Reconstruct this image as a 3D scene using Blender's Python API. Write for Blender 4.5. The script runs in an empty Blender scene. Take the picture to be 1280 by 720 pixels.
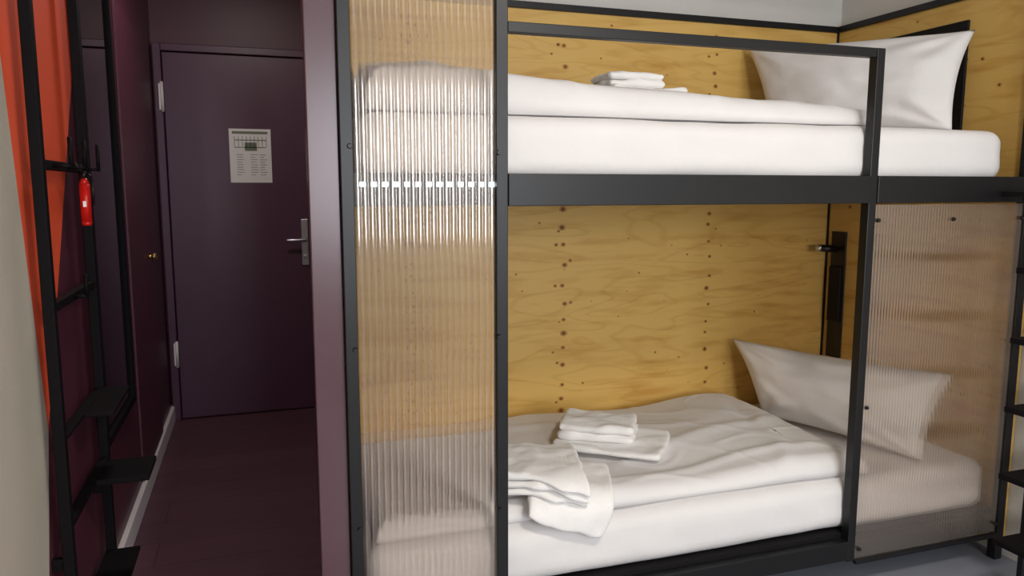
import bpy, bmesh, math, random
from mathutils import Vector, Matrix, noise
random.seed(7)
scene = bpy.context.scene
try:
    scene.view_settings.view_transform = 'Standard'
except Exception:
    pass

def s2l(c):
    c /= 255.0
    return c/12.92 if c <= 0.04045 else ((c+0.055)/1.055)**2.4
def rgb(r, g, b):
    return (s2l(r), s2l(g), s2l(b), 1)

# ------------------------------------------------------------ materials
def mat(name, col, rough=0.5, metal=0.0, var=0.08, scale=6.0, bump=0.0, bscale=60, spec=0.5, coat=0.0):
    m = bpy.data.materials.new(name); m.use_nodes = True
    nt = m.node_tree; b = nt.nodes['Principled BSDF']
    b.inputs['Roughness'].default_value = rough
    b.inputs['Metallic'].default_value = metal
    b.inputs['Specular IOR Level'].default_value = spec
    b.inputs['Coat Weight'].default_value = coat
    tc = nt.nodes.new('ShaderNodeTexCoord')
    n = nt.nodes.new('ShaderNodeTexNoise'); n.inputs['Scale'].default_value = scale
    n.inputs['Detail'].default_value = 4
    nt.links.new(tc.outputs['Object'], n.inputs['Vector'])
    r = nt.nodes.new('ShaderNodeValToRGB')
    r.color_ramp.elements[0].position = 0.3; r.color_ramp.elements[1].position = 0.7
    r.color_ramp.elements[0].color = tuple(c*(1-var) for c in col[:3])+(1,)
    r.color_ramp.elements[1].color = tuple(min(1, c*(1+var)) for c in col[:3])+(1,)
    nt.links.new(n.outputs['Fac'], r.inputs['Fac'])
    nt.links.new(r.outputs['Color'], b.inputs['Base Color'])
    if bump > 0:
        n2 = nt.nodes.new('ShaderNodeTexNoise'); n2.inputs['Scale'].default_value = bscale
        n2.inputs['Detail'].default_value = 3
        nt.links.new(tc.outputs['Object'], n2.inputs['Vector'])
        bp = nt.nodes.new('ShaderNodeBump'); bp.inputs['Strength'].default_value = bump
        bp.inputs['Distance'].default_value = 0.01
        nt.links.new(n2.outputs['Fac'], bp.inputs['Height'])
        nt.links.new(bp.outputs['Normal'], b.inputs['Normal'])
    return m

M_white = mat('white_plaster', rgb(214, 211, 205), 0.8, var=0.03, bump=0.1, bscale=120)
M_grey = mat('grey_plaster', rgb(190, 181, 166), 0.8, var=0.03, bump=0.1, bscale=120)
M_orange = mat('orange_paint', rgb(240, 88, 48), 0.7, var=0.03)
M_purple = mat('purple_paint', rgb(86, 42, 56), 0.42, var=0.05, bump=0.05, bscale=150)
M_door = mat('purple_door_lacquer', rgb(88, 54, 76), 0.35, var=0.04)
M_mauve = mat('mauve_gloss_laminate', rgb(92, 66, 74), 0.25, var=0.05)
M_black = mat('black_powdercoat_steel', rgb(22, 22, 24), 0.38, 0.2, var=0.1)
M_rack = mat('black_rack_steel', rgb(14, 11, 14), 0.65, 0.0, var=0.1, spec=0.15)
M_blackboard = mat('black_board', rgb(18, 16, 18), 0.6, var=0.1, spec=0.25)
M_sheet = mat('white_cotton', rgb(232, 229, 228), 0.9, var=0.015, bump=0.12, bscale=30, spec=0.2)
M_towel = mat('white_terry', rgb(244, 242, 240), 0.95, var=0.02, bump=0.22, bscale=260, spec=0.1)
M_steel = mat('brushed_steel', rgb(205, 205, 210), 0.28, 0.9, var=0.05)
M_base = mat('white_lacquer_trim', rgb(240, 234, 232), 0.4, var=0.02)
M_red = mat('extinguisher_red', rgb(200, 28, 22), 0.3, var=0.04)
M_mirror = mat('mirror_glass', rgb(140, 118, 128), 0.03, 1.0, var=0.0)
M_paper = mat('notice_paper', rgb(254, 254, 248), 0.5, var=0.01)
M_ink = mat('notice_ink', rgb(128, 142, 116), 0.7, var=0.1)
M_brass = mat('brass_knob', rgb(200, 170, 110), 0.3, 0.9, var=0.05)
M_knot = mat('plywood_knot', rgb(126, 76, 32), 0.6, var=0.25, scale=60)
M_knotring = mat('plywood_knot_halo', rgb(196, 148, 70), 0.6, var=0.12, scale=60)
M_glint = bpy.data.materials.new('flute_glint_glow'); M_glint.use_nodes = True  # glow imitating window light reflected in the flutes
_b = M_glint.node_tree.nodes['Principled BSDF']
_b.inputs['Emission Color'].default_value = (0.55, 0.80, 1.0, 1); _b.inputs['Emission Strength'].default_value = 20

def floor_mat():
    m = bpy.data.materials.new('floor_purple_planks'); m.use_nodes = True
    nt = m.node_tree; b = nt.nodes['Principled BSDF']
    tc = nt.nodes.new('ShaderNodeTexCoord')
    br = nt.nodes.new('ShaderNodeTexBrick')
    br.inputs['Scale'].default_value = 1.0
    br.inputs['Brick Width'].default_value = 1.4
    br.inputs['Row Height'].default_value = 0.19
    br.inputs['Mortar Size'].default_value = 0.002
    br.inputs['Color1'].default_value = rgb(92, 61, 70)
    br.inputs['Color2'].default_value = rgb(98, 65, 75)
    br.inputs['Mortar'].default_value = rgb(64, 41, 48)
    nt.links.new(tc.outputs['Object'], br.inputs['Vector'])
    mp = nt.nodes.new('ShaderNodeMapping'); mp.inputs['Scale'].default_value = (3, 60, 1)
    nt.links.new(tc.outputs['Object'], mp.inputs['Vector'])
    n = nt.nodes.new('ShaderNodeTexNoise'); n.inputs['Scale'].default_value = 1.0; n.inputs['Detail'].default_value = 5
    nt.links.new(mp.outputs['Vector'], n.inputs['Vector'])
    r0 = nt.nodes.new('ShaderNodeValToRGB')
    r0.color_ramp.elements[0].position = 0.3; r0.color_ramp.elements[0].color = (0.8, 0.8, 0.8, 1)
    r0.color_ramp.elements[1].position = 0.6; r0.color_ramp.elements[1].color = (1, 1, 1, 1)
    nt.links.new(n.outputs['Fac'], r0.inputs['Fac'])
    mx = nt.nodes.new('ShaderNodeMixRGB'); mx.blend_type = 'MULTIPLY'; mx.inputs['Fac'].default_value = 1
    nt.links.new(br.outputs['Color'], mx.inputs['Color1']); nt.links.new(r0.outputs['Color'], mx.inputs['Color2'])
    nt.links.new(mx.outputs['Color'], b.inputs['Base Color'])
    b.inputs['Roughness'].default_value = 0.42
    return m
M_floor = floor_mat()
M_floor2 = mat('floor_grey', rgb(146, 150, 162), 0.35, var=0.05)  # plain lighter grey for the room side

def ply_mat(name, axes):
    m = bpy.data.materials.new(name); m.use_nodes = True
    nt = m.node_tree; b = nt.nodes['Principled BSDF']
    b.inputs['Roughness'].default_value = 0.42
    b.inputs['Specular IOR Level'].default_value = 0.35
    tc = nt.nodes.new('ShaderNodeTexCoord')
    mp = nt.nodes.new('ShaderNodeMapping'); mp.inputs['Scale'].default_value = axes
    nt.links.new(tc.outputs['Object'], mp.inputs['Vector'])
    n = nt.nodes.new('ShaderNodeTexNoise'); n.inputs['Scale'].default_value = 0.8
    n.inputs['Detail'].default_value = 2; n.inputs['Distortion'].default_value = 0.5
    nt.links.new(mp.outputs['Vector'], n.inputs['Vector'])
    mul = nt.nodes.new('ShaderNodeMath'); mul.operation = 'MULTIPLY'; mul.inputs[1].default_value = 60
    nt.links.new(n.outputs['Fac'], mul.inputs[0])
    sn = nt.nodes.new('ShaderNodeMath'); sn.operation = 'SINE'
    nt.links.new(mul.outputs[0], sn.inputs[0])
    r = nt.nodes.new('ShaderNodeValToRGB')
    r.color_ramp.elements[0].position = 0.0; r.color_ramp.elements[0].color = rgb(224, 184, 104)
    r.color_ramp.elements[1].position = 1.0; r.color_ramp.elements[1].color = rgb(217, 174, 94)
    e = r.color_ramp.elements.new(0.7); e.color = rgb(223, 183, 103)
    nt.links.new(sn.outputs[0], r.inputs['Fac'])
    n2 = nt.nodes.new('ShaderNodeTexNoise'); n2.inputs['Scale'].default_value = 2.6; n2.inputs['Detail'].default_value = 5
    nt.links.new(mp.outputs['Vector'], n2.inputs['Vector'])
    r2 = nt.nodes.new('ShaderNodeValToRGB')
    r2.color_ramp.elements[0].position = 0.30; r2.color_ramp.elements[0].color = rgb(222, 196, 158)
    r2.color_ramp.elements[1].position = 0.50; r2.color_ramp.elements[1].color = (1, 1, 1, 1)
    nt.links.new(n2.outputs['Fac'], r2.inputs['Fac'])
    mx = nt.nodes.new('ShaderNodeMixRGB'); mx.blend_type = 'MULTIPLY'; mx.inputs['Fac'].default_value = 0.65
    nt.links.new(r.outputs['Color'], mx.inputs['Color1']); nt.links.new(r2.outputs['Color'], mx.inputs['Color2'])
    nt.links.new(mx.outputs['Color'], b.inputs['Base Color'])
    return m
M_plyb = ply_mat('plywood_back', (1.1, 1.0, 7.0))
M_plyh = ply_mat('plywood_head', (1.0, 1.1, 7.0))

def poly_mat(name, gloss, haze, grough):
    m = bpy.data.materials.new(name); m.use_nodes = True
    nt = m.node_tree; nt.nodes.clear()
    out = nt.nodes.new('ShaderNodeOutputMaterial')
    tr = nt.nodes.new('ShaderNodeBsdfTransparent'); tr.inputs['Color'].default_value = (0.95, 0.91, 0.86, 1)
    rf = nt.nodes.new('ShaderNodeBsdfRefraction'); rf.inputs['IOR'].default_value = 1.14
    rf.inputs['Roughness'].default_value = 0.05; rf.inputs['Color'].default_value = (0.97, 0.92, 0.87, 1)
    df = nt.nodes.new('ShaderNodeBsdfDiffuse'); df.inputs['Color'].default_value = (0.56, 0.45, 0.37, 1)
    tl = nt.nodes.new('ShaderNodeBsdfTranslucent'); tl.inputs['Color'].default_value = (0.7, 0.59, 0.49, 1)
    gl = nt.nodes.new('ShaderNodeBsdfGlossy'); gl.inputs['Roughness'].default_value = grough
    m1 = nt.nodes.new('ShaderNodeMixShader'); m1.inputs[0].default_value = 0.65
    nt.links.new(tr.outputs[0], m1.inputs[1]); nt.links.new(rf.outputs[0], m1.inputs[2])
    m2 = nt.nodes.new('ShaderNodeMixShader'); m2.inputs[0].default_value = 0.5
    nt.links.new(df.outputs[0], m2.inputs[1]); nt.links.new(tl.outputs[0], m2.inputs[2])
    m3 = nt.nodes.new('ShaderNodeMixShader')
    tc = nt.nodes.new('ShaderNodeTexCoord')
    n = nt.nodes.new('ShaderNodeTexNoise'); n.inputs['Scale'].default_value = 5
    nt.links.new(tc.outputs['Object'], n.inputs['Vector'])
    mr = nt.nodes.new('ShaderNodeMapRange'); mr.inputs['To Min'].default_value = haze*.5; mr.inputs['To Max'].default_value = haze*1.5
    nt.links.new(n.outputs['Fac'], mr.inputs['Value'])
    lw = nt.nodes.new('ShaderNodeLayerWeight'); lw.inputs['Blend'].default_value = 0.35
    add = nt.nodes.new('ShaderNodeMath'); add.operation = 'ADD'; add.use_clamp = True
    mulf = nt.nodes.new('ShaderNodeMath'); mulf.operation = 'MULTIPLY'; mulf.inputs[1].default_value = 0.7
    nt.links.new(lw.outputs['Facing'], mulf.inputs[0])
    nt.links.new(mr.outputs[0], add.inputs[0]); nt.links.new(mulf.outputs[0], add.inputs[1])
    nt.links.new(add.outputs[0], m3.inputs[0])
    nt.links.new(m1.outputs[0], m3.inputs[1]); nt.links.new(m2.outputs[0], m3.inputs[2])
    m4 = nt.nodes.new('ShaderNodeMixShader'); m4.inputs[0].default_value = gloss
    gl.inputs['Color'].default_value = (1, 0.94, 0.9, 1)
    nt.links.new(m3.outputs[0], m4.inputs[1]); nt.links.new(gl.outputs[0], m4.inputs[2])
    nt.links.new(m4.outputs[0], out.inputs['Surface'])
    return m
M_polyA = poly_mat('fluted_polycarbonate', 0.17, 0.06, 0.09)
M_polyB = poly_mat('fluted_polycarbonate_glossy', 0.21, 0.03, 0.12)

# ------------------------------------------------------------ mesh builder
class MB:
    def __init__(s):
        s.bm = bmesh.new()
    def box(s, x0, x1, y0, y1, z0, z1, mi=0):
        vs = [s.bm.verts.new(p) for p in [(x0,y0,z0),(x1,y0,z0),(x1,y1,z0),(x0,y1,z0),(x0,y0,z1),(x1,y0,z1),(x1,y1,z1),(x0,y1,z1)]]
        for f in [(3,2,1,0),(4,5,6,7),(0,1,5,4),(1,2,6,5),(2,3,7,6),(3,0,4,7)]:
            fc = s.bm.faces.new([vs[i] for i in f]); fc.material_index = mi
        return s
    def cyl(s, p0, p1, r0, r1=None, mi=0, n=20):
        r1 = r0 if r1 is None else r1
        p0 = Vector(p0); p1 = Vector(p1); d = (p1-p0).normalized()
        a = d.orthogonal().normalized(); b = d.cross(a)
        A = []; B = []
        for i in range(n):
            t = 2*math.pi*i/n; o = a*math.cos(t)+b*math.sin(t)
            A.append(s.bm.verts.new(p0+o*r0)); B.append(s.bm.verts.new(p1+o*r1))
        for i in range(n):
            j = (i+1) % n
            f = s.bm.faces.new([A[i], A[j], B[j], B[i]]); f.material_index = mi; f.smooth = True
        f = s.bm.faces.new(A[::-1]); f.material_index = mi
        f = s.bm.faces.new(B); f.material_index = mi
        return s
    def poly(s, pts, mi=0):
        f = s.bm.faces.new([s.bm.verts.new(p) for p in pts]); f.material_index = mi
        return s
    def done(s, name, mats, parent=None, bevel=0.0, smooth=False, recalc=True):
        if recalc:
            bmesh.ops.recalc_face_normals(s.bm, faces=s.bm.faces)
        me = bpy.data.meshes.new(name); s.bm.to_mesh(me); s.bm.free()
        for m in mats: me.materials.append(m)
        o = bpy.data.objects.new(name, me); scene.collection.objects.link(o)
        c = sum((Vector(b) for b in o.bound_box), Vector())/8
        me.transform(Matrix.Translation(-c)); o.location = c
        if smooth:
            for p in me.polygons: p.use_smooth = True
        if bevel > 0:
            bv = o.modifiers.new('bevel', 'BEVEL'); bv.width = bevel; bv.segments = 2
            bv.limit_method = 'ANGLE'; bv.angle_limit = math.radians(50)
        if parent: o.parent = parent
        return o
def empty(name, loc=(0, 0, 0)):
    e = bpy.data.objects.new(name, None); scene.collection.objects.link(e)
    return e

# ------------------------------------------------------------ room
H = 2.6
MB().box(-0.5, 0.2, -2.5, 4.66, -0.1, 0, 0).box(0.2, 2.52, -2.5, 2.87, -0.1, 0, 1).box(0.2, 0.5, 2.87, 4.66, -0.1, 0, 0).done('floor', [M_floor, M_floor2])
MB().box(-0.6, 2.62, -2.6, 4.76, H, H+0.1).done('ceiling', [M_white])
w = MB()
X = -0.5
def P(y, z): return (X, y, z)
w.poly([P(-2.5,0),P(1.85,0),P(2.06,0.73),P(1.776,H),P(-2.5,H)], 0)
w.poly([P(2.06,0.73),P(3.20,H),P(1.776,H)], 1)
w.poly([P(1.85,0),P(4.66,0),P(4.66,H),P(3.20,H),P(2.06,0.73)], 2)
w.box(-0.6, -0.501, -2.5, 4.66, 0, H, 0)
w.done('wall_left', [M_grey, M_orange, M_purple], recalc=False)
MB().box(-0.6, 0.55, 4.66, 4.76, 0, H).done('wall_hall_end', [M_purple])
MB().box(0.45, 0.55, 2.97, 4.66, 0, H).done('wall_hall_right', [M_purple])
MB().box(0.2, 2.52, 2.87, 2.97, 0, H).done('wall_back', [M_white])
MB().box(2.52, 2.62, -2.5, 2.97, 0, H).done('wall_right', [M_white])
wf = MB()
wx0, wx1, wz0, wz1 = 0.2, 2.1, 0.85, 2.2
wf.box(-0.6, wx0, -2.6, -2.5, 0, H).box(wx1, 2.62, -2.6, -2.5, 0, H).box(wx0, wx1, -2.6, -2.5, 0, wz0).box(wx0, wx1, -2.6, -2.5, wz1, H)
wf.done('wall_front', [M_white])
win = empty('window_1')
f = MB()
f.box(wx0, wx1, -2.58, -2.52, wz0, wz0+0.06).box(wx0, wx1, -2.58, -2.52, wz1-0.06, wz1)
f.box(wx0, wx0+0.06, -2.58, -2.52, wz0+0.06, wz1-0.06).box(wx1-0.06, wx1, -2.58, -2.52, wz0+0.06, wz1-0.06)
f.box(1.12, 1.18, -2.58, -2.52, wz0+0.06, wz1-0.06)
f.done('window_frame', [M_base], win, 0.004)
MB().box(-0.5, -0.480, 2.3, 4.64, 0, 0.085).done('baseboard_left', [M_base], bevel=0.003)

# bunk end partition: end stile facing the room + thin side sheet
MB().box(0.124, 0.198, 1.900, 1.935, 0, H).box(0.188, 0.198, 1.935, 2.965, 0, H).done('wall_partition', [M_mauve], bevel=0.003)

# plywood linings with knots
pb = MB()
PX0, PX1, PY = 0.24, 2.488, 2.85
pb.box(PX0, PX1, PY, 2.869, 0.04, 2.0, 0)
def disc(mb, c, r, ax, mi, sx=1.0, n=10):
    vs = []
    for i in range(n):
        t = 2*math.pi*i/n
        u = math.cos(t)*r*sx; v = math.sin(t)*r
        if ax == 'y': p = (c[0]+u, c[1], c[2]+v)
        else: p = (c[0], c[1]+u, c[2]+v)
        vs.append(p)
    mb.poly(vs, mi)
def knot(mb, a, z, r, ax):
    if ax == 'y':
        disc(mb, (a, PY-0.0008, z), r*1.6, ax, 2, 1.3); disc(mb, (a, PY-0.0014, z), r, ax, 1, 1.1)
    else:
        disc(mb, (2.4892-0.0, a, z), r*1.6, ax, 2, 1.3); disc(mb, (2.4886, a, z), r, ax, 1, 1.1)
for cx, pr in ((0.555, .25), (1.18, 1.0), (1.86, .45)):
    z = 0.4
    while z < 1.95:
        knot(pb, cx+random.uniform(-.008, .008), z, random.uniform(.005, .0088)*(0.65+.35*pr), 'y')
        if random.random() < .55*pr: knot(pb, cx+random.choice([-.03, .03])+random.uniform(-.01, .01), z+random.uniform(-.02, .02), random.uniform(.003, .005), 'y')
        z += random.uniform(.045, .085)
for i in range(85):
    knot(pb, random.uniform(PX0+.05, PX1-.05), random.uniform(.4, 1.97), random.uniform(.0015, .0034), 'y')
pb.done('plywood_lining', [M_plyb, M_knot, M_knotring])
ph = MB()
ph.box(2.49, 2.518, 1.90, 2.868, 0.04, 2.0, 0)
for i in range(45):
    knot(ph, random.uniform(1.95, 2.82), random.uniform(.3, 1.97), random.uniform(.002, .006), 'x')
ph.done('plywood_lining', [M_plyh, M_knot, M_knotring])
MB().box(0.24, 2.488, 2.838, 2.87, 2.0, 2.026).box(2.476, 2.52, 1.90, 2.838, 2.0, 2.026).done('trim_1', [M_black], bevel=0.002)
MB().box(2.481, 2.489, 2.842, 2.849, 0.19, 2.0).done('corner_strip', [M_black])  # thin dark strip down the inner corner

# ------------------------------------------------------------ entrance door
d = empty('door_1')
DX0, DX1 = -0.445, 0.345
MB().box(DX0, DX1, 4.615, 4.655, 0.006, 2.05).done('leaf', [M_door], d, 0.004)
fr = MB()
fr.box(DX0-0.045, DX0-0.004, 4.60, 4.66, 0, 2.095).box(DX1+0.004, DX1+0.06, 4.60, 4.66, 0, 2.095).box(DX0-0.004, DX1+0.004, 4.60, 4.66, 2.054, 2.095)
fr.done('frame', [M_door], d, 0.004)
hg = MB()
for z0, z1 in ((1.73, 1.89), (0.31, 0.46)):
    hg.cyl((DX0-0.006, 4.598, z0), (DX0-0.006, 4.598, z1), 0.008)
    hg.box(DX0-0.022, DX0+0.002, 4.597, 4.602, z0+.01, z1-.01)
hg.done('hinges', [M_base], d)
hd = MB()
hd.box(0.250, 0.290, 4.603, 4.615, 0.87, 1.14)
hd.cyl((0.27, 4.603, 1.02), (0.27, 4.555, 1.02), 0.010)
hd.cyl((0.277, 4.557, 1.02), (0.165, 4.557, 1.02), 0.010)
hd.cyl((0.27, 4.603, 0.92), (0.27, 4.595, 0.92), 0.012)
hd.done('lever_handle', [M_steel], d, 0.003)
nt_ = MB()
nx, nz = -0.01, 1.50
nt_.box(nx-.112, nx+.112, 4.6125, 4.6145, nz-.15, nz+.15, 0)
yy0, yy1 = 4.6118, 4.6126
nt_.box(nx-.095, nx+.095, yy0, yy1, nz+.122, nz+.136, 1)
nt_.box(nx-.085, nx+.085, yy0, yy1, nz+.045, nz+.049, 1)
nt_.box(nx-.085, nx+.085, yy0, yy1, nz+.085, nz+.090, 1)
for i in range(9):
    a = nx-.085+i*.0212
    nt_.box(a, a+.003, yy0, yy1, nz+.049, nz+.108, 1)
nt_.box(nx-.03, nx+.035, yy0, yy1, nz+.028, nz+.075, 1)
for cx_ in (-.075, .0, .05):
    for k in range(9):
        zz = nz+.005-k*.014
        nt_.box(nx+cx_, nx+cx_+random.uniform(.022, .04), yy0, yy1, zz, zz+.003, 1)
nt_.done('evacuation_notice', [M_paper, M_ink])

d2 = empty('door_2')
MB().box(-0.499, -0.489, 3.42, 4.12, 0.09, 2.05).done('leaf', [M_purple], d2, 0.002)
k = MB().cyl((-0.489, 3.92, 1.0), (-0.465, 3.92, 1.0), 0.009).cyl((-0.468, 3.92, 1.0), (-0.448, 3.92, 1.0), 0.018, 0.015)
k.done('knob', [M_brass], d2)

# ------------------------------------------------------------ wall mirror
mi = empty('wall_mirror')
MB().box(-0.492, -0.486, 2.66, 3.20, 0.52, 2.02).done('glass', [M_mirror], mi)
g = MB()
g.box(-0.499, -0.474, 2.63, 2.66, 0.49, 2.05).box(-0.499, -0.474, 3.20, 3.23, 0.49, 2.05)
g.box(-0.499, -0.474, 2.66, 3.20, 0.49, 0.52).box(-0.499, -0.474, 2.66, 3.20, 2.02, 2.05)
g.done('frame', [M_rack], mi, 0.002)

# ------------------------------------------------------------ coat rack
cr = empty('coat_rack')
c = MB()
RX0, RX1 = -0.475, -0.450
c.box(RX0, RX1, 1.985, 2.012, 0.02, 2.3)
c.box(RX0, RX1, 2.485, 2.512, 0.02, 2.3)
for z0, z1 in ((2.26, 2.285), (1.362, 1.385), (1.03, 1.052), (0.10, 0.125)):
    c.box(RX0+.002, RX1-.002, 2.012, 2.485, z0, z1)
for z in (2.0, 0.4):
    c.box(-0.5, RX0, 1.99, 2.008, z, z+.03).box(-0.5, RX0, 2.49, 2.51, z, z+.03)
c.done('frame', [M_rack], cr, 0.002)
hk = MB()
for y in (2.08, 2.24, 2.42):
    hk.cyl((RX1, y, 1.372), (-0.41, y, 1.372), 0.005).cyl((-0.412, y, 1.366), (-0.412, y, 1.44), 0.005)
hk.cyl((RX1, 2.2, 1.042), (-0.42, 2.2, 1.042), 0.005).cyl((-0.422, 2.2, 1.04), (-0.422, 2.2, 1.10), 0.005)
hk.done('hooks', [M_rack], cr)
sh = MB()
sh.box(RX1, -0.38, 2.20, 2.49, 0.718, 0.730).box(RX0, RX1, 2.013, 2.483, 0.718, 0.730)
sh.box(RX1, -0.315, 2.28, 2.45, 0.50, 0.516).box(RX0, RX1, 2.013, 2.483, 0.50, 0.516)
sh.box(RX0, -0.38, 2.013, 2.483, 0.21, 0.222)
sh.done('shelves', [M_rack], cr, 0.002)

fe = empty('fire_extinguisher')
e = MB()
ex, ey, ez = -0.428, 2.30, 0.045
e.cyl((ex, ey, 1.185+ez), (ex, ey, 1.285+ez), 0.013, mi=0).cyl((ex, ey, 1.285+ez), (ex, ey, 1.30+ez), 0.013, 0.007, mi=0)
e.cyl((ex, ey, 1.175+ez), (ex, ey, 1.185+ez), 0.011, 0.013, mi=0)
e.cyl((ex, ey, 1.30+ez), (ex, ey, 1.318+ez), 0.006, mi=1)
e.cyl((ex, ey, 1.312+ez), (ex-.02, ey-.006, 1.386), 0.003, mi=1)
e.cyl((ex+.008, ey, 1.312+ez), (ex+.020, ey, 1.306+ez), 0.003, mi=1).cyl((ex+.020, ey, 1.308+ez), (ex+.019, ey, 1.23+ez), 0.003, mi=1)
e.box(ex-.004, ex+.004, ey-.0138, ey-.0122, 1.225+ez, 1.240+ez, 2)
e.done('cylinder_body', [M_red, M_black, M_paper], fe)

# ------------------------------------------------------------ bunk bed
bb = empty('bunk_bed')
YF, YB = 1.885, 1.918
fr = MB()
fr.box(0.199, 0.230, YF-0.002, YB+.002, 0, 2.3)         # post 1
fr.box(0.592, 0.624, YF, YB, 0, 2.3)           # post 2
fr.box(1.796, 1.826, YF, YB, 0.10, 1.738)         # post 3
fr.box(2.455, 2.489, YF, YB, 0, 2.3)          # post 4
fr.box(0.228, 0.592, YF+.003, YB-.003, 2.26, 2.3)
fr.box(0.624, 2.455, YF+.003, YB-.003, 2.26, 2.3)
fr.box(0.624, 1.796, YF+.002, YB-.002, 1.711, 1.738)    # guard rail
fr.box(0.228, 0.592, YF+.014, YB, 1.275, 1.357)
fr.box(0.624, 1.796, YF-.004, YB, 1.273, 1.357)
fr.box(1.826, 2.455, YF-.004, YB, 1.273, 1.357)
fr.box(0.228, 0.592, YF+.014, YB, 0.105, 0.17)
fr.box(0.624, 1.796, YF, YB, 0.105, 0.17)
fr.box(1.826, 2.455, YF+.012, YB, 0.105, 0.17)
fr.box(0.2, 0.228, YB+.002, 2.84, 1.275, 1.357).box(2.455, 2.489, YB, 2.836, 1.275, 1.352)
fr.box(0.2, 0.228, YB+.002, 2.84, 0.105, 0.17).box(2.455, 2.489, YB, 2.836, 0.105, 0.17)
fr.box(0.2, 0.228, 2.80, 2.84, 0, 2.3)
fr.box(1.828, 2.453, YF-.006, YF+.010, 0.088, 0.104)
fr.done('frame', [M_black], bb, 0.002)
dk = MB()
dk.box(0.229, 2.454, YB+.001, 2.836, 1.29, 1.338).box(0.229, 2.454, YB+.001, 2.836, 0.13, 0.185)
dk.done('deck_boards', [M_blackboard], bb)
ls = MB()  # row of glowing dots added as painted-in flute reflections on the rail
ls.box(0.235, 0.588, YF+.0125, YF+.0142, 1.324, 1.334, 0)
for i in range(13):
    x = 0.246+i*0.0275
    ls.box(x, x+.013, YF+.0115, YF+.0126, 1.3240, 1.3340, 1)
ls.done('flute_glints', [M_blackboard, M_glint], bb)

def fluted(name, x0, x1, z0, z1, y, m_, pitch=0.0175, amp=0.0026):
    bm = bmesh.new()
    n = int(round((x1-x0)/pitch)); seg = 12
    cols = []
    for i in range(n*seg+1):
        x = x0+(x1-x0)*i/(n*seg)
        ph_ = math.pi*(i/seg)
        yy = y-amp*abs(math.sin(ph_))**0.8
        cols.append((bm.verts.new((x, yy, z0)), bm.verts.new((x, yy, z1))))
    for i in range(len(cols)-1):
        f = bm.faces.new([cols[i][0], cols[i+1][0], cols[i+1][1], cols[i][1]]); f.smooth = True
    me = bpy.data.meshes.new(name); bm.to_mesh(me); bm.free(); me.materials.append(m_)
    o = bpy.data.objects.new(name, me); scene.collection.objects.link(o); o.parent = bb
    return o
fluted('fluted_panel_a', 0.231, 0.591, 0.02, 2.25, 1.893, M_polyA)
fluted('fluted_panel_b', 1.829, 2.452, 0.104, 1.268, 1.890, M_polyB, pitch=0.012, amp=0.0009)
bl = MB()
for (x, z) in ((0.222, 1.42), (0.222, .92), (0.597, 1.41), (0.597, .93), (0.222, .45), (0.597, .45), (1.835, 1.22), (1.835, .62), (2.44, 1.22), (1.84, .14), (2.44, .14), (2.14, 1.22)):
    bl.cyl((x, 1.884, z), (x, 1.877, z), 0.007, 0.005)
bl.done('bolts', [M_black], bb)

# ------------------------------------------------------------ bedding
def sn(x, y, z=0.0): return noise.noise(Vector((x, y, z)))

def mattress(x0, x1, y0, y1, z0, z1, seed):
    nx_, ny_, nz_ = 110, 40, 10
    bm = bmesh.new()
    r = 0.05
    cx, cy, cz = (x0+x1)/2, (y0+y1)/2, (z0+z1)/2
    hx, hy, hz = (x1-x0)/2, (y1-y0)/2, (z1-z0)/2
    def rnd(p):
        q = Vector(p)
        rr = r
        inner = Vector((max(-hx+rr, min(hx-rr, q.x)), max(-hy+rr, min(hy-rr, q.y)), max(-hz+rr, min(hz-rr, q.z))))
        dd = q-inner
        if dd.length > 1e-6: q = inner+dd.normalized()*min(dd.length, rr) if (abs(dd.x) > 1e-6)+(abs(dd.y) > 1e-6)+(abs(dd.z) > 1e-6) > 1 else q
        n1 = sn(q.x*2.5+seed, q.y*3, q.z*5)*0.007+sn(q.x*7+seed, q.y*7, q.z*18)*0.0035
        w_ = dd.normalized() if dd.length > 1e-6 else Vector((0, 0, 1))
        q += w_*n1
        return (q.x+cx, q.y+cy, max(q.z+cz, z0))
    def face(fn, na, nb):
        g = [[bm.verts.new(rnd(fn(i/na*2-1, j/nb*2-1))) for j in range(nb+1)] for i in range(na+1)]
        for i in range(na):
            for j in range(nb):
                bm.faces.new([g[i][j], g[i+1][j], g[i+1][j+1], g[i][j+1]])
    face(lambda a, b: (a*hx, b*hy, hz), nx_, ny_)
    face(lambda a, b: (a*hx, -b*hy, -hz), nx_, ny_)
    face(lambda a, b: (a*hx, -hy, b*hz), nx_, nz_)
    face(lambda a, b: (-a*hx, hy, b*hz), nx_, nz_)
    face(lambda a, b: (hx, a*hy, b*hz), ny_, nz_)
    face(lambda a, b: (-hx, -a*hy, b*hz), ny_, nz_)
    bmesh.ops.remove_doubles(bm, verts=bm.verts, dist=0.0005)
    mb = MB(); mb.bm.free(); mb.bm = bm
    return mb.done('mattress', [M_sheet], smooth=True)
LT, UT = 0.362, 1.512
mattress(0.245, 2.43, 1.925, 2.825, 0.186, LT, 1.0)
mattress(0.245, 2.405, 1.925, 2.825, 1.339, UT, 5.0)

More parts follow.
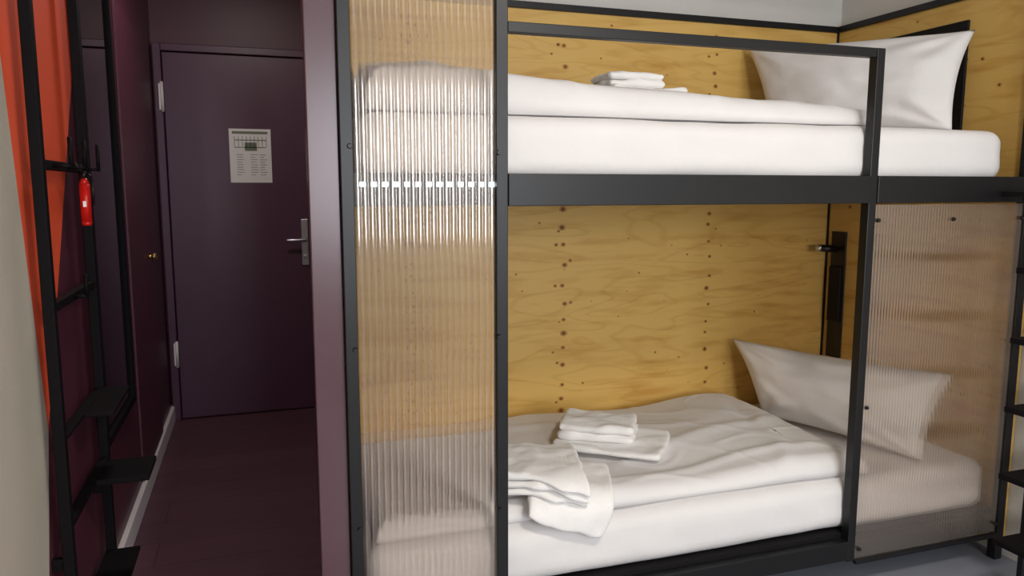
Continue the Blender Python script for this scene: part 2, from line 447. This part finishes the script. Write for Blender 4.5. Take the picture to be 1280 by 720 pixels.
def duvet(x0, x1, y0, y1, zb, thick, seed, folds, soft=1.0):
    bm = bmesh.new()
    nx_, ny_ = 200, 110
    def hgt(x, y):
        e = min(x-x0, x1-x, y-y0, y1-y)
        e = max(e, 0)
        rr = 0.055
        t = min(e/rr, 1); f = math.sqrt(max(0, 1-(1-t)**2))
        h = thick(x, y)
        wv = sn(x*2.2+seed, y*2.6)*0.016 + sn(x*5+seed, y*6, 3)*0.006*soft
        for (fx, fy, dx, dy, a, wd, ln) in folds:
            px, py = x-fx, y-fy
            l = math.hypot(dx, dy); ux, uy = dx/l, dy/l
            al = px*ux+py*uy; ac = -px*uy+py*ux + 0.02*math.sin(al*9+fx*20)
            wv += a*soft*math.exp(-(ac/wd)**2)*math.exp(-(al/ln)**4)
        rdg = 1-abs(sn(x*3.4+y*3+seed*2, y*4-x*1.5, 7))*2
        wv += max(0, rdg-0.80)*0.022*soft
        return f*max(0.012, h+wv)
    g = []
    for i in range(nx_+1):
        col = []
        for j in range(ny_+1):
            u = i/nx_; v = j/ny_
            v = 0.5-0.5*math.cos(math.pi*v)*(0.35)-0.5*(1-2*v)*0.65
            x = x0+(x1-x0)*u; y = y0+(y1-y0)*v
            h = hgt(x, y)
            wx = x + 0.012*sn(y*5+seed, 1.5)*(1 if u > .9 else 0)
            wy = y + (0.010*sn(x*4+seed, 9))*max(0, 1-v*6)
            col.append(bm.verts.new((wx, wy, zb+h)))
        g.append(col)
    for i in range(nx_):
        for j in range(ny_):
            bm.faces.new([g[i][j], g[i+1][j], g[i+1][j+1], g[i][j+1]])
    bd = [g[i][0] for i in range(nx_+1)]+[g[nx_][j] for j in range(1, ny_+1)]+[g[i][ny_] for i in range(nx_-1, -1, -1)]+[g[0][j] for j in range(ny_-1, 0, -1)]
    bm.faces.new(bd[::-1])
    mb = MB(); mb.bm.free(); mb.bm = bm
    o = mb.done('duvet', [M_sheet], smooth=True, recalc=False)
    return hgt
def thl(x, y):
    return 0.050+0.03*math.exp(-((x-1.75)/0.25)**2)*math.exp(-((y-2.4)/.5)**4)
foldsL = [(1.5, 2.3, 1, .25, .012, .035, .45), (1.2, 2.55, 1, -.3, .010, .03, .35), (1.7, 2.15, .6, 1, .012, .035, .3),
          (1.45, 2.08, 1, .05, .012, .025, .5), (0.6, 2.5, 1, .6, .012, .035, .3), (1.78, 2.4, .3, 1, -.014, .035, .3)]
hL = duvet(0.27, 1.93, 1.965, 2.80, LT+.005, thl, 2.3, foldsL, 0.7)
def thu(x, y):
    k = max(0, min(1, (1.95-x)/1.4))
    return 0.045+0.075*k**0.8*(0.75+0.25*min(1, (y-1.95)/.4)) + 0.045*math.exp(-((x-.42)/.22)**2)*math.exp(-((y-2.3)/.25)**2)
foldsU = [(1.0, 2.1, 1, -.1, .012, .04, .6), (1.3, 2.2, 1, .1, .010, .03, .5), (0.5, 2.3, .3, 1, .014, .04, .3), (1.65, 2.1, 1, -.15, .012, .02, .25)]
hU = duvet(0.27, 1.90, 1.965, 2.78, UT+.005, thu, 8.1, foldsU, 0.8)

def pillow(TL, TR, BR, BL, T, seed, bow=0.03):
    TL, TR, BR, BL = map(Vector, (TL, TR, BR, BL))
    nrm = ((TR-TL).cross(BL-TL)).normalized()
    n = 56
    bm = bmesh.new()
    def pos(u, v, side):
        a = (u+1)/2; b = (v+1)/2
        a = 0.5+(a-0.5)*(1-0.06*(1-v*v)); b = 0.5+(b-0.5)*(1-0.07*(1-u*u))
        p = TL*(1-a)*(1-b)+TR*a*(1-b)+BR*a*b+BL*(1-a)*b
        th = (max(0, 1-abs(u)**2.6))**0.55*(max(0, 1-abs(v)**2.6))**0.55
        wr = 0
        for cu in (-1, 1):
            for cv in (-1, 1):
                du, dv = u-cu, v-cv
                rr = math.hypot(du, dv); an = math.atan2(dv, du)
                wr += math.sin(an*10+seed+cu*2+cv)*0.007*math.exp(-((rr-.45)/.35)**2)
        wr += sn(u*2.2+seed, v*2.2)*0.014+sn(u*5+seed, v*4, 4)*0.005
        off = side*(T/2*th + (wr*min(1, th*1.4)))
        return p+nrm*off
    F = [[bm.verts.new(pos(i/n*2-1, j/n*2-1, 1)) for j in range(n+1)] for i in range(n+1)]
    B = [[F[i][j] if i in (0, n) or j in (0, n) else bm.verts.new(pos(i/n*2-1, j/n*2-1, -1)) for j in range(n+1)] for i in range(n+1)]
    for i in range(n):
        for j in range(n):
            bm.faces.new([F[i][j], F[i+1][j], F[i+1][j+1], F[i][j+1]])
            q = [B[i][j], B[i][j+1], B[i+1][j+1], B[i+1][j]]
            try: bm.faces.new(q)
            except ValueError: pass
    mb = MB(); mb.bm.free(); mb.bm = bm
    return mb.done('pillow', [M_sheet], smooth=True)
pillow((1.98, 2.80, 1.905), (2.40, 2.08, 1.865), (2.26, 2.02, 1.515), (2.01, 2.66, 1.525), 0.20, 1.0)
pillow((1.96, 2.80, 0.665), (2.34, 2.04, 0.66), (2.17, 1.99, 0.375), (1.985, 2.60, 0.375), 0.21, 4.0)

def towel(cx, cy, zb, parts, name='folded_towel', ye=None):
    """parts: (w, d, h, rot, dx, dy, layers)"""
    bm = bmesh.new()
    hz = 0.0
    R = 0.05
    for (w_, d_, h_, rot, dx, dy, L) in parts:
        lh = h_/L
        ca, sa = math.cos(rot), math.sin(rot)
        for l in range(L):
            n1, n2 = 40, 36
            ins = 0.008*((l*7) % 3)/3
            sd = random.random()*20
            def pt(u, v, top):
                hw, hd_ = w_/2-ins, d_/2-ins*1.3
                ex_ = (1-abs(u))*hw; ey_ = (1-abs(v))*hd_
                rr = max(0.012, lh*0.6)
                tx = min(1, ex_/rr); ty = min(1, ey_/rr)
                f = math.sqrt(max(0, 1-(1-tx)**2))*math.sqrt(max(0, 1-(1-ty)**2))
                wob = (sn(u*1.6+sd, v*1.6)*0.008+sn(u*4+sd, v*4)*0.003)*(1 if top else .3)*f
                k_ = 1-0.05*(abs(u)**6)*(abs(v)**6)
                x = u*hw*k_+0.008*sn(v*2+sd, 3); y = v*hd_*k_+0.008*sn(u*2+sd, 8)
                zz = lh/2+(lh*0.5*f+wob if top else -lh*0.5*f)
                X_ = cx+dx+x*ca-y*sa; Y_ = cy+dy+x*sa+y*ca; h = hz+l*lh*0.96+zz
                Z_ = zb+h
                if ye is not None and Y_ < ye:
                    s_ = ye-Y_; th = min(math.pi/2, s_/R)
                    rest = max(0, s_-R*math.pi/2)
                    Y_ = ye-(R+h)*math.sin(th); Z_ = zb-R+(R+h)*math.cos(th)-rest
                return (X_, Y_, Z_)
            A = [[None]*(n2+1) for _ in range(n1+1)]; Bv = [[None]*(n2+1) for _ in range(n1+1)]
            for i in range(n1+1):
                for j in range(n2+1):
                    u = math.sin((i/n1*2-1)*math.pi/2); v = math.sin((j/n2*2-1)*math.pi/2)
                    A[i][j] = bm.verts.new(pt(u, v, True))
                    Bv[i][j] = A[i][j] if i in (0, n1) or j in (0, n2) else bm.verts.new(pt(u, v, False))
            for i in range(n1):
                for j in range(n2):
                    bm.faces.new([A[i][j], A[i+1][j], A[i+1][j+1], A[i][j+1]])
                    try: bm.faces.new([Bv[i][j], Bv[i][j+1], Bv[i+1][j+1], Bv[i+1][j]])
                    except ValueError: pass
        hz += h_
    mb = MB(); mb.bm.free(); mb.bm = bm
    return mb.done(name, [M_towel], smooth=True)
towel(1.15, 2.34, LT+.003+0.062, [(.38, .28, .022, -.65, 0.01, 0, 1), (.27, .21, .060, -.55, -.02, .05, 2)])
towel(0.82, 2.06, LT+.003+0.058, [(.25, .34, .022, -.38, .045, -.04, 1), (.25, .29, .066, -.28, -.03, .02, 3)], ye=1.965)
towel(1.18, 2.28, UT+.003+0.105, [(.28, .22, .014, .05, 0.01, 0, 1), (.20, .17, .050, .0, -.02, 0, 2)])

# ------------------------------------------------------------ reading lamp / black plates on head wall
rl = empty('reading_lamp')
MB().box(2.482, 2.4895, 2.725, 2.815, 0.55, 1.125).done('wall_plate', [M_black], rl, 0.002)
MB().box(2.462, 2.482, 2.73, 2.80, 0.72, 0.97).done('control_box', [M_blackboard], rl, 0.004)
l = MB()
l.cyl((2.482, 2.765, 1.05), (2.455, 2.765, 1.05), 0.009, mi=0)
l.cyl((2.465, 2.765, 1.048), (2.385, 2.77, 1.054), 0.016, mi=0)
l.cyl((2.386, 2.77, 1.054), (2.366, 2.771, 1.056), 0.0145, mi=1)
l.done('lamp_head', [M_black, M_steel], rl)
MB().box(2.478, 2.4895, 2.18, 2.70, 1.50, 1.925).done('headboard_panel', [M_blackboard], None, 0.003)

# ------------------------------------------------------------ ladder
ld = empty('ladder')
t = MB()
for i in range(6):
    z = 0.195+0.217*i
    t.box(2.185, 2.49, 1.57, 1.69, z, z+0.018)
t.done('treads', [M_rack], ld, 0.002)
r_ = MB()
r_.box(2.33, 2.355, 1.69, 1.71, 0, 1.6).box(2.47, 2.495, 1.69, 1.71, 0, 1.6)
for i in range(6):
    z = 0.195+0.217*i
    r_.box(2.33, 2.355, 1.69, 1.695, z-.03, z)
r_.box(2.335, 2.35, 1.71, 1.875, 1.29, 1.31).box(2.475, 2.49, 1.71, 1.875, 1.29, 1.31)
r_.done('rails', [M_black], ld, 0.002)

# ------------------------------------------------------------ lights
def area(name, loc, rot, sx, sy, power, col):
    L = bpy.data.lights.new(name, 'AREA'); L.shape = 'RECTANGLE'; L.size = sx; L.size_y = sy
    L.energy = power; L.color = col
    o = bpy.data.objects.new(name, L); scene.collection.objects.link(o)
    o.location = loc; o.rotation_euler = rot
    return o
area('window_light', (1.15, -2.56, 1.52), (math.radians(90), 0, 0), 1.8, 1.3, 88, (0.93, 0.96, 1.0))
cl = empty('ceiling_lamp')
MB().cyl((1.1, 0.2, H), (1.1, 0.2, H-0.05), 0.2, mi=0, n=40).done('light_disc', [M_base], cl)
area('ceiling_lamp_light', (1.1, 0.2, H-0.06), (0, 0, 0), 0.36, 0.36, 32, (1.0, 0.92, 0.82)).parent = cl
hl = empty('added_hall_fill')  # unseen fill light added to brighten the entrance door
MB().cyl((0.0, 3.3, H), (0.0, 3.3, H-0.05), 0.13, mi=0, n=40).done('light_disc', [M_base], hl)
area('added_hall_fill_light', (0.0, 3.3, H-0.06), (0, 0, 0), 0.24, 0.24, 9, (1.0, 0.90, 0.86)).parent = hl
wd = bpy.data.worlds.new('world'); scene.world = wd; wd.use_nodes = True
wd.node_tree.nodes['Background'].inputs['Color'].default_value = (0.75, 0.85, 1.0, 1)
wd.node_tree.nodes['Background'].inputs['Strength'].default_value = 1.0

# ------------------------------------------------------------ camera
cam = bpy.data.cameras.new('camera'); co = bpy.data.objects.new('camera', cam); scene.collection.objects.link(co)
cam.sensor_width = 36; cam.lens = 26.72; cam.clip_start = 0.05
co.location = (0, 0, 1.32)
co.rotation_euler = (math.radians(82.5), 0, math.radians(-18.6))
scene.camera = co
